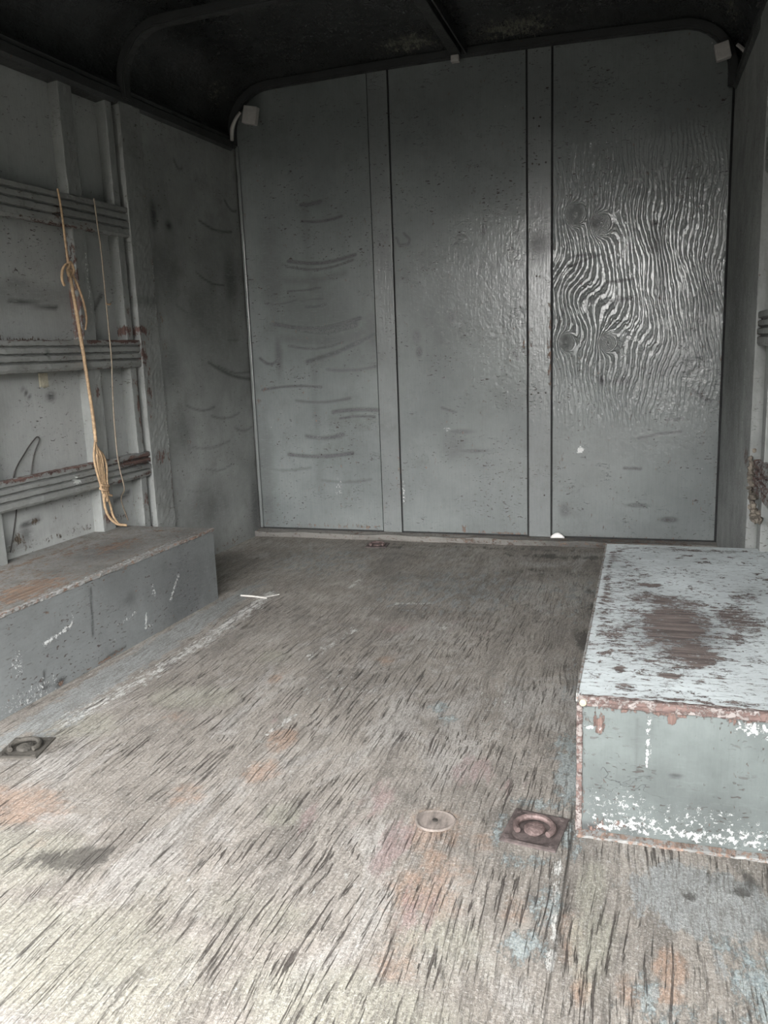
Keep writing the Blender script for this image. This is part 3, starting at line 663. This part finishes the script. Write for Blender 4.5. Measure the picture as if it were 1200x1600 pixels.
def hoop(y0, y1, label, th=.030, z=1.866):
    bm = bmesh.new()
    prs = [roof_prof(z+th, RXL+.028+TL*(D-y0), RXR-.022+TR*(D-y0), .19), roof_prof(z, RXL+.028+th+TL*(D-y0), RXR-.022-th+TR*(D-y0), .165)]
    rr = [[bm.verts.new((x, y, zz)) for x, zz in pr] for y in (y0, y1) for pr in prs]
    A, B, C2, D2 = rr   # outer y0, inner y0, outer y1, inner y1
    for i in range(len(A)-1):
        bm.faces.new((A[i], A[i+1], B[i+1], B[i])); bm.faces.new((C2[i+1], C2[i], D2[i], D2[i+1]))
        bm.faces.new((B[i], B[i+1], D2[i+1], D2[i])); bm.faces.new((A[i+1], A[i], C2[i], C2[i+1]))
    bm.faces.new((A[0], B[0], D2[0], C2[0])); bm.faces.new((A[-1], C2[-1], D2[-1], B[-1]))
    bmesh.ops.recalc_face_normals(bm, faces=bm.faces)
    ed = [e for e in bm.edges if len(e.link_faces) == 2 and e.calc_face_angle(0) > .8]
    bmesh.ops.bevel(bm, geom=ed, offset=.004, segments=2, affect='EDGES')
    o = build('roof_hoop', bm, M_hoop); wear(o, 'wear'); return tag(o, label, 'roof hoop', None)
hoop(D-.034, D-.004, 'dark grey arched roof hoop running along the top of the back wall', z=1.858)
hoop(2.56, 2.60, 'dark grey arched roof hoop rising from above the chipped left post', z=1.862)
def eave(P, label):
    pr = [(-.045, 1.63), (-.004, 1.635), (.006, 1.645), (.006, 1.672), (-.006, 1.680), (.0, 1.69), (-.01, 1.705), (-.045, 1.71)]
    o = build('roof_rail', extrude_profile(pr, np.linspace(Y0, D-.036, 60), P, jit=.0005), M_hoop); wear(o, 'wear'); return tag(o, label, 'roof rail')
eave(Lw, 'dark grey roof rail along the top of the left wall'); eave(Rw, 'dark grey roof rail along the top of the right wall')
# lengthwise bar under the roof
rb = empty('roof_bar', (-.70, D-.05, 1.86), 'dark bar running lengthwise under the roof, ending at the back wall hoop', 'roof bar')
o = build('bar', gbox((-.722, -.683), (.1, D-.036), (1.872, 1.900), .05, bev=.004), M_hoop, rb); wear(o, 'wear')
o = build('flange', gbox((-.668, -.662), (.1, D-.036), (1.872, 1.905), .1, bev=.001), M_hoop, rb); wear(o, 'wear')
o = build('end_cap', gbox((-.720, -.688), (D-.062, D-.036), (1.846, 1.870), .01, bev=.004), M_offwhite, rb); o['label'] = 'pale end piece'
# blocks in the two upper back corners
def corner(x, sgn, label, lab2, s=1.0):
    t = empty('corner_block', (x, D-.04, 1.73), label, 'corner block')
    bm = gbox((-.030*s, .030*s), (-.03, 0), (-.034*s, .034*s), .02, bev=.004)
    M = Matrix.Translation((x, D-.036, 1.758)) @ Matrix.Rotation(.22*sgn, 4, 'Y')
    bm.transform(M); build('block', bm, M_offwhite, t)
    bm = bmesh.new()
    p = [(x-sgn*.045, D-.05, 1.775), (x-sgn*.07, D-.05, 1.75), (x-sgn*.088, D-.05, 1.715), (x-sgn*.092, D-.05, 1.672)]
    tube(p, [.006, .007, .009, .007], bm, 6); h = build('hanging_end', bm, M_offwhite, t)
corner(-1.556, 1, 'small off-white block and hanging end under the hoop in the left back corner', '')
corner(.226, -1, 'small off-white block and hanging end under the hoop in the right back corner', '', .8)

# ================================================================= wheel boxes
LX0 = XL+TL*(D-2.358)
def LB(o, y, z): return (XL+TL*(D-y)+o, y, z)
wbl = empty('wheel_box', (-1.5, 1.8, 0), 'long grey wheel-arch box along the left wall with a worn brown top', 'wheel box')
W = .337; BY0, BY1 = 1.26, 2.358
def lslab(name, f, U, V, T, mat, par, step=.006): return slab(name, f, U, V, T, step, mat, par)
side = lslab('side_board', lambda u, v, t: (XL+TL*(D-u)+W+t, u, v), (BY0, BY1), (0, BH-.0085), (-.018, 0), M_boxside, wbl)
def xs(y): return XL+TL*(D-y)+W
def lbs(pts, w, s=1): return ('s', [(xs(y), y, z) for y, z in pts], w, s)
def lbb(y, z, ry, rz, s=1): return ('b', (xs(y), y, z), (.1, ry, rz), s)
wear(side, 'wear',
     R=[lbs([(1.745, .213), (1.735, .09)], .004, 1), lbb(1.60, .012, .02, .012, 1.2), lbs([(1.78, .01), (1.86, .012)], .004, .8), lbs([(1.55, .06), (1.54, .02), (1.56, .02)], .004, 1), lbb(1.9, .14, .03, .02, .5), lbb(2.2, .1, .15, .12, .4)],
     G=[lbb(1.6, .01, .012, .008, 1.2), lbb(1.80, .006, .15, .006, .6), lbb(1.8, BH-.018, .5, .003, .5)],
     B=[lbs([(1.56, .127), (1.66, .142)], .005, 1.0), lbs([(1.66, .142), (1.67, .17)], .003, .8), lbs([(2.09, .08), (2.14, .14)], .005, 1), lbs([(1.96, .03), (1.965, .07)], .006, 1), lbs([(1.975, .035), (1.99, .03)], .004, .9), lbs([(1.83, .08), (1.93, .095)], .003, .7),
        lbb(1.47, .11, .02, .03, .5), lbb(2.01, .13, .01, .02, .6), lbb(1.5, .02, .1, .03, .4)])
o = build('end_board', gbox((XL+TL*(D-BY1)-.045, xs(BY1)-.019), (BY1-.018, BY1-.0005), (0, BH-.016), .03, bev=.001), M_boxside, wbl); wear(o, 'wear')
o = build('end_board', gbox((XL+TL*(D-BY0)-.045, xs(BY0)-.019), (BY0+.0005, BY0+.018), (0, BH-.016), .03, bev=.001), M_boxside, wbl); wear(o, 'wear')
top = lslab('top_board', lambda u, v, t: (XL+TL*(D-u)+v, u, t), (BY0-.003, BY1+.004), (-.049, W-.006), (BH-.015, BH), M_boxtop, wbl)
def ltb(x, y, rx, ry, s=1, a=0): return ('b', (x, y, BH), (rx, ry, .1), s, a)
wear(top, 'wear', R=[ltb(-1.55, 2.05, .1, .2, .5), ltb(-1.42, 2.25, .08, .1, .4)],
     G=[ltb(-1.47, 1.62, .09, .16, .95), ltb(-1.60, 1.75, .12, .12, .45), ltb(-1.54, 2.1, .06, .12, .8), ltb(-1.62, 2.0, .04, .2, .6), ltb(-1.40, 2.0, .02, .3, .5), ltb(-1.5, 2.3, .1, .03, .5), ltb(-1.68, 1.9, .02, .4, .7), ltb(-1.45, 1.35, .1, .2, .8)],
     B=[ltb(-1.39, 1.9, .012, .4, .5)])
bm = gbox((W-.0055, W+.0022), (BY0, BY1+.004), (BH-.0075, BH+.0012), .010, P=Lw, bev=.001)
for v in bm.verts: v.co += Vector((random.uniform(-1, 1), 0, random.uniform(-1, 1)))*.0014
edl = build('edging', bm, M_edge_w, wbl); wear(edl, 'wear', G=[lbb(2.25, BH, .15, .05, .6)]); edl['label'] = 'chipped pale edge line'

wbr = empty('wheel_box', (.09, 1.8, 0), 'pale grey-green wheel-arch box on the right with peeling paint on its top', 'wheel box')
RX0 = -.090; RY0, RY1 = 1.273, 2.326
def rx1(y): return XR+TR*(D-RY1)+.046
def rf(u, v, t): return (RX0+.004+u*(rx1(RY0)-RX0-.004), RY0-t, v)
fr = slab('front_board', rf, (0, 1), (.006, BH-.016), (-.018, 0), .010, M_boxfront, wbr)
fr_me = fr
# denser grid for the paint marks
bpy.data.objects.remove(fr)
def rf2(u, v, t): return (u, RY0-t, v)
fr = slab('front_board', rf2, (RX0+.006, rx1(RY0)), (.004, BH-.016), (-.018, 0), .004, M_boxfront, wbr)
def fb(x, z, rx, rz, s=1): return ('b', (x, RY0, z), (rx, .1, rz), s)
def fs(pts, w, s=1): return ('s', [(x, RY0, z) for x, z in pts], w, s)
wear(fr, 'wear',
     R=[fb(.06, .12, .012, .005, 1), fb(.0, .02, .02, .02, .6), fb(.03, .10, .10, .05, .30), fb(.12, .07, .12, .05, .32), fb(-.05, .06, .04, .05, .35), fb(.0, .17, .02, .03, .2), fs([(.0, .21), (.0, .06)], .003, .35), fb(-.07, .01, .02, .012, 1)],
     G=[fb(.052, .214, .006, .008, 2.0), fb(-.060, .195, .015, .025, .75), fb(-.05, .02, .06, .012, .62), fb(-.082, .12, .005, .12, .6), fb(.03, BH-.018, .2, .006, .7), fb(-.06, .010, .02, .010, .9), fb(.13, BH-.018, .03, .012, .8)],
     B=[fs([(.018, .215), (.017, .13)], .0022, 1.3), fb(.163, .212, .018, .010, 1.05), fb(.0, .025, .07, .018, .62), fb(.10, .018, .12, .010, .66), fb(.17, .03, .04, .012, .66), fb(-.03, .06, .05, .03, .33), fb(.10, .05, .1, .02, .30),
        fb(-.068, .188, .014, .003, 1.1), fb(.2, .21, .03, .012, .9), fb(-.04, .016, .03, .008, .8)])
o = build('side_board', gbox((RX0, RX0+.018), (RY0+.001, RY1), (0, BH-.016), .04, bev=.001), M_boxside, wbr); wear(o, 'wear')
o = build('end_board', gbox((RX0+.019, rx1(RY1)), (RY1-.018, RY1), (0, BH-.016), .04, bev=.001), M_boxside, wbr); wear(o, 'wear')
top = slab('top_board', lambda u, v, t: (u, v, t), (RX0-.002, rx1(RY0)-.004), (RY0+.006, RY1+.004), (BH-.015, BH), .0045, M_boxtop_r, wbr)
def tb(x, y, rx, ry, s=1, a=0): return ('b', (x, y, BH), (rx, ry, .1), s, a)
wear(top, 'wear', R=[tb(.08, 1.62, .08, .14, .7), tb(.06, 1.8, .06, .06, .5), tb(.02, 1.85, .06, .1, .3)],
     G=[tb(.065, 1.66, .075, .15, 1.25), tb(.04, 1.82, .09, .05, .9), tb(.02, 1.93, .03, .02, 1.1), tb(.09, 1.50, .06, .08, 1.15), tb(.19, 1.72, .05, .10, .95), tb(.17, 1.60, .08, .04, .7), tb(-.04, 1.60, .05, .12, .7), tb(-.075, 1.95, .012, .3, .75),
        tb(-.03, 1.40, .012, .02, 1.2), tb(.05, 1.385, .022, .012, 1.5), tb(-.02, 1.32, .02, .02, 1.0), tb(.0, 2.0, .03, .03, .6), tb(.1, 2.29, .2, .03, .6), tb(-.06, 2.2, .03, .1, .6), tb(.22, 1.87, .04, .06, .7), tb(.1, 1.29, .2, .010, .7), tb(-.065, 1.75, .02, .2, .6), tb(.06, 2.05, .1, .03, .5), tb(.05, 1.6, .16, .30, .60), tb(-.03, 1.8, .08, .4, .5)],
     B=[])
bm = gbox((RX0-.001, rx1(RY0)-.004), (RY0-.005, RY0+.0055), (BH-.0155, BH+.001), .010, bev=.002)
for v in bm.verts: v.co += Vector((0, random.uniform(-1, 1), random.uniform(-1, 1)))*.0012
e1 = build('edging', bm, M_edge, wbr); wear(e1, 'wear', G=[fb(.1, BH, .3, .1, .45)]); e1['label'] = 'red-brown chipped front edge strip'
bm = gbox((RX0-.004, RX0+.0055), (RY0-.004, RY0+.012), (0, BH-.016), .010, bev=.002)
for v in bm.verts: v.co += Vector((random.uniform(-1, 1), random.uniform(-1, 1), 0))*.0009
e2 = build('edging', bm, M_edge, wbr); wear(e2, 'wear', G=[fb(RX0, .1, .1, .3, .4)]); e2['label'] = 'red-brown upright corner strip'
bm = gbox((RX0-.006, RX0-.002), (RY0+.006, RY1+.004), (BH-.014, BH+.001), .014, bev=.001)
for v in bm.verts: v.co += Vector((random.uniform(-1, 1), 0, random.uniform(-1, 1)))*.0006
e3 = build('edging', bm, M_edge_w, wbr); wear(e3, 'wear'); e3['label'] = 'whitish left edge strip'
bm = gbox((RX0-.002, rx1(RY0)), (RY0-.018, RY0-.0005), (0, .005), .012, bev=.001)
for v in bm.verts: v.co.y += random.uniform(-1, 1)*.001; v.co.z = max(0, v.co.z+random.uniform(-1, 1)*.0005)
e4 = build('foot_flange', bm, M_edge_w, wbr); wear(e4, 'wear', G=[fb(.05, 0, .3, .1, .55)])
bm = bmesh.new(); disc(bm, (RX0+.006, RY0-.005, BH-.010), .0055, .002, 'Y-', 12); y_ = build('paint_blob', bm, plain('cream_paint', (.50, .45, .30), .6), wbr); y_['label'] = 'cream paint blob on the front corner'

# ================================================================= floor fittings
def lashing(name_loc, ang, label, mats=(M_rust, M_ring), sx=.047, sy=.050, skew=.0, half=True):
    x, y = name_loc
    t = empty('lashing_ring', (x, y, 0), label, 'lashing ring', None)
    R4 = Matrix.Translation((x, y, 0)) @ Matrix.Rotation(ang, 4, 'Z')
    def add(name, bm, m, lab=None):
        bm.transform(R4); o = build(name, bm, m, t)
        if lab: o['label'] = lab
    bm = bmesh.new()                                              # dished plate: raised rim, low middle
    n = 20; rings = []
    for k, (s, z) in enumerate(((1.0, .0), (1.0, .003), (.90, .0045), (.80, .003), (.72, .0006), (.3, .0005))):
        ring = []
        for i in range(n*2):
            a = 2*PI*i/(n*2); c, s2 = math.cos(a), math.sin(a)
            q = 1/max(abs(c), abs(s2)) if k < 3 else min(1/max(abs(c), abs(s2)), 1.16)
            ring.append(bm.verts.new((sx*s*c*q, sy*s*s2*q, z)))
        rings.append(ring)
    for a, b in zip(rings[:-1], rings[1:]):
        for i in range(n*2): bm.faces.new((a[i], a[(i+1) % (n*2)], b[(i+1) % (n*2)], b[i]))
    bm.faces.new(rings[-1]); bm.faces.new(list(reversed(rings[0])))
    add('plate', bm, mats[0])
    pts = [(.031*math.cos(a)*sx/.047, .030*math.sin(a)-.002, .0085) for a in np.linspace(-.55, PI+.75, 16)]
    bm = tube(pts, .0052, seg=8, sub=3, wob=.06); add('ring', bm, mats[1])
    bm = bmesh.new(); m = Matrix.Translation((0, -.002, .0035)) @ Matrix.Diagonal((.018, .020, .006, 1))
    bmesh.ops.create_uvsphere(bm, u_segments=16, v_segments=8, radius=1, matrix=m)
    for v in bm.verts: v.co += Vector((random.uniform(-1, 1), random.uniform(-1, 1), random.uniform(0, 1)))*.0012
    add('hub', bm, mats[1])
    for a, b in ((-.8, -.78), (.8, -.8), (-.8, .8), (.8, .8)):
        bm = bmesh.new(); disc(bm, (sx*a, sy*b, .004), .0045, .0018, 'Z', 10); add('screw', bm, mats[0])
    return t
lashing((-.160, 1.257), -.13, 'rusty recessed lashing ring in its square plate beside the right wheel box')
M_dl = plain('dirty_painted_fitting', (.060, .054, .045), .8, .1, .4, 80, .003)
lashing((-1.237, 1.300), .25, 'dirt-filled lashing ring in the floor near the left wheel box', (M_dl, M_dl), .045, .045)
lashing((-1.055, 3.170), .1, 'small dark lashing ring in the floor close to the back wall sill', (M_rust, M_ring), .045, .040)
# round wood plug
pg = empty('floor_plug', (-.329, 1.244, 0), 'round pinkish wooden plug set in the floor left of the rusty ring plate', 'plug')
bm = bmesh.new(); rows = []
for r, z in ((.034, -.001), (.0335, .0012), (.031, .0026), (.027, .0016), (.010, .0012)):
    rows.append([bm.verts.new((-.329+r*1.06*math.cos(a)*(1+.05*math.sin(3*a)), 1.244+r*math.sin(a)*(1+.04*math.sin(2*a+1)), z)) for a in np.linspace(0, 2*PI, 36, endpoint=False)])
for a, b in zip(rows[:-1], rows[1:]):
    for k in range(36): bm.faces.new((a[k], a[(k+1) % 36], b[(k+1) % 36], b[k]))
bm.faces.new(rows[-1]); build('disc', bm, M_plug, pg)
bm = bmesh.new(); disc(bm, (-.329, 1.244, .0012), .005, .002, 'Z', 12); build('screw', bm, M_screw, pg)
# splintered stick and flake
bm = tube([(-1.291, 2.395, .004), (-1.24, 2.390, .005), (-1.187, 2.383, .004)], [.003, .0035, .003], seg=6)
tube([(-1.20, 2.386, .005), (-1.165, 2.43, .004)], .002, bm, 6)
tag(build('stick', bm, M_stick), 'thin pale forked splinter lying on the floor past the left wheel box', 'stick')
bm = bmesh.new(); rows = []
for i in range(7):
    t = i/6; w_ = .012*math.sin(PI*min(1, .15+t*.8))
    rows.append([bm.verts.new((-.352+.055*t, D-.028-w_*math.cos(a)-.002, .031+.018*math.sin(PI*t)*abs(math.sin(a/2+.3))+.004*math.sin(a))) for a in np.linspace(0, 2*PI, 8, endpoint=False)])
for a, b in zip(rows[:-1], rows[1:]):
    for k in range(8): bm.faces.new((a[k], a[(k+1) % 8], b[(k+1) % 8], b[k]))
bm.faces.new(rows[0]); bm.faces.new(list(reversed(rows[-1])))
tag(build('paper_scrap', bm, M_white, smooth=True), 'curled white scrap on the sill at the foot of the right batten', 'paper scrap')

# ================================================================= ropes and wire on the left rails
rp1 = empty('rope', Lw(.01, 2.20, 1.26), 'thick tan rope hanging over the three left rails, knotted and ending in a looped hank', 'rope')
def L3(o, y, z): return Lw(o, y, z)
main = [L3(0.0085, 2.190, 1.312), L3(0.0095, 2.195, 1.25), L3(0.0095, 2.199, 1.12), L3(0.0105, 2.201, 1.06), L3(0.0095, 2.216, .93), L3(0.0095, 2.226, .81), L3(0.0095, 2.232, .73), L3(0.0085, 2.240, .63), L3(0.0105, 2.238, .545)]
build('cord', tube(main, [.0032, .0032, .0036, .0045, .0060, .0055, .0050, .0055, .0055], seg=8, wob=.06), M_rope, rp1, True)
bm = tube([L3(.010, 2.205, 1.085), L3(.014, 2.185, 1.093), L3(.014, 2.166, 1.075), L3(.012, 2.162, 1.048), L3(.010, 2.172, 1.03)], .0042, seg=7, wob=.06)
tube([L3(.012, 2.190, 1.075), L3(.016, 2.202, 1.10), L3(.014, 2.216, 1.075), L3(.012, 2.196, 1.06), L3(.013, 2.188, 1.08)], .0048, bm, 7, wob=.06)
tube([L3(.010, 2.205, 1.080), L3(.011, 2.230, 1.035), L3(.010, 2.250, .985), L3(.006, 2.262, .935), L3(-.004, 2.264, .90)], [.0042, .004, .004, .0036, .003], bm, 7, wob=.06)
build('knot', bm, M_rope, rp1, True)
bm = bmesh.new()
for k, (dy, dz, bot) in enumerate(((-.013, 0, .375), (.0, .01, .36), (.012, .0, .345), (.024, -.005, .37), (.006, -.01, .40), (-.006, -.02, .385))):
    tube([L3(.008, 2.240, .555-.01*k), L3(.012+.002*(k % 3), 2.236+dy*1.2, .50), L3(.014, 2.240+dy*1.4, .46), L3(.013, 2.246+dy, .42), L3(.010, 2.256+dy*.7, bot)], .0040, bm, 7, wob=.08)
build('hank', bm, M_rope, rp1, True)
bm = tube([L3(.018, 2.232, .405), L3(.020, 2.252, .400), L3(.017, 2.270, .396), L3(.008, 2.262, .390), L3(.010, 2.236, .394), L3(.019, 2.240, .388), L3(.019, 2.262, .383)], .0040, seg=7, wob=.08)
tube([L3(.010, 2.250, .385), L3(.004, 2.258, .33), L3(.003, 2.275, .29), L3(.012, 2.300, .262), L3(.030, 2.325, .252)], .0045, bm, 7, wob=.08)
tube([L3(.010, 2.262, .375), L3(.004, 2.285, .33), L3(.003, 2.295, .29), L3(.014, 2.305, .258)], .0042, bm, 7, wob=.08)
tube([L3(.010, 2.262, .385), L3(.008, 2.272, .37), L3(.010, 2.290, .36)], .004, bm, 7, wob=.08)
build('tail', bm, M_rope, rp1, True)
rp2 = empty('cord', Lw(.008, 2.36, 1.2), 'thin grey-tan cord hanging beside the thick rope, down to the lowest rail', 'cord')
build('strand', tube([L3(0.0085, 2.354, 1.309), L3(0.0085, 2.357, 1.25), L3(0.0065, 2.366, 1.15), L3(0.0045, 2.368, 1.03), L3(0.0055, 2.366, .87), L3(0.0060, 2.364, .80), L3(0.0055, 2.356, .72), L3(0.0045, 2.348, .60), L3(0.0045, 2.346, .48)], .0023, seg=7, wob=.05), M_rope_grey, rp2, True)
build('tail', tube([L3(.0050, 2.346, .48), L3(.0058, 2.352, .43), L3(.0065, 2.362, .386), L3(-.004, 2.376, .362), L3(-.040, 2.402, .325), L3(-.044, 2.433, .245)], .0023, seg=7, wob=.05), M_rope_grey, rp2, True)
build('tuft', tube([L3(.004, 2.366, .985), L3(.008, 2.378, .982), L3(.004, 2.39, .985)], .003, seg=6), M_rope, rp2, True)
tag(build('wire', tube([L3(-.047, 1.888, .262), L3(-.047, 1.915, .33), L3(-.046, 1.935, .40), L3(-.045, 1.935, .481), L3(-.043, 1.992, .546), L3(-.041, 2.030, .578), L3(-.041, 2.045, .583), L3(-.042, 2.050, .572), L3(-.043, 2.022, .53), L3(-.044, 2.001, .470)], .0020, seg=6), M_wire, None, True),
    'thin dark bent wire looped up behind the lowest left rail', 'wire')
# pale stub of tape below the middle left rail
bm = gbox((-.0495, -.044), (2.085, 2.120), (.735, .772), .01, P=Lw, bev=.001)
for v in bm.verts: v.co.z -= max(0, .75-v.co.z)*.6*random.random()
tag(build('tape_scrap', bm, plain('cream_tape', (.42, .39, .30), .7)), 'torn cream scrap stuck under the middle left rail', 'scrap')
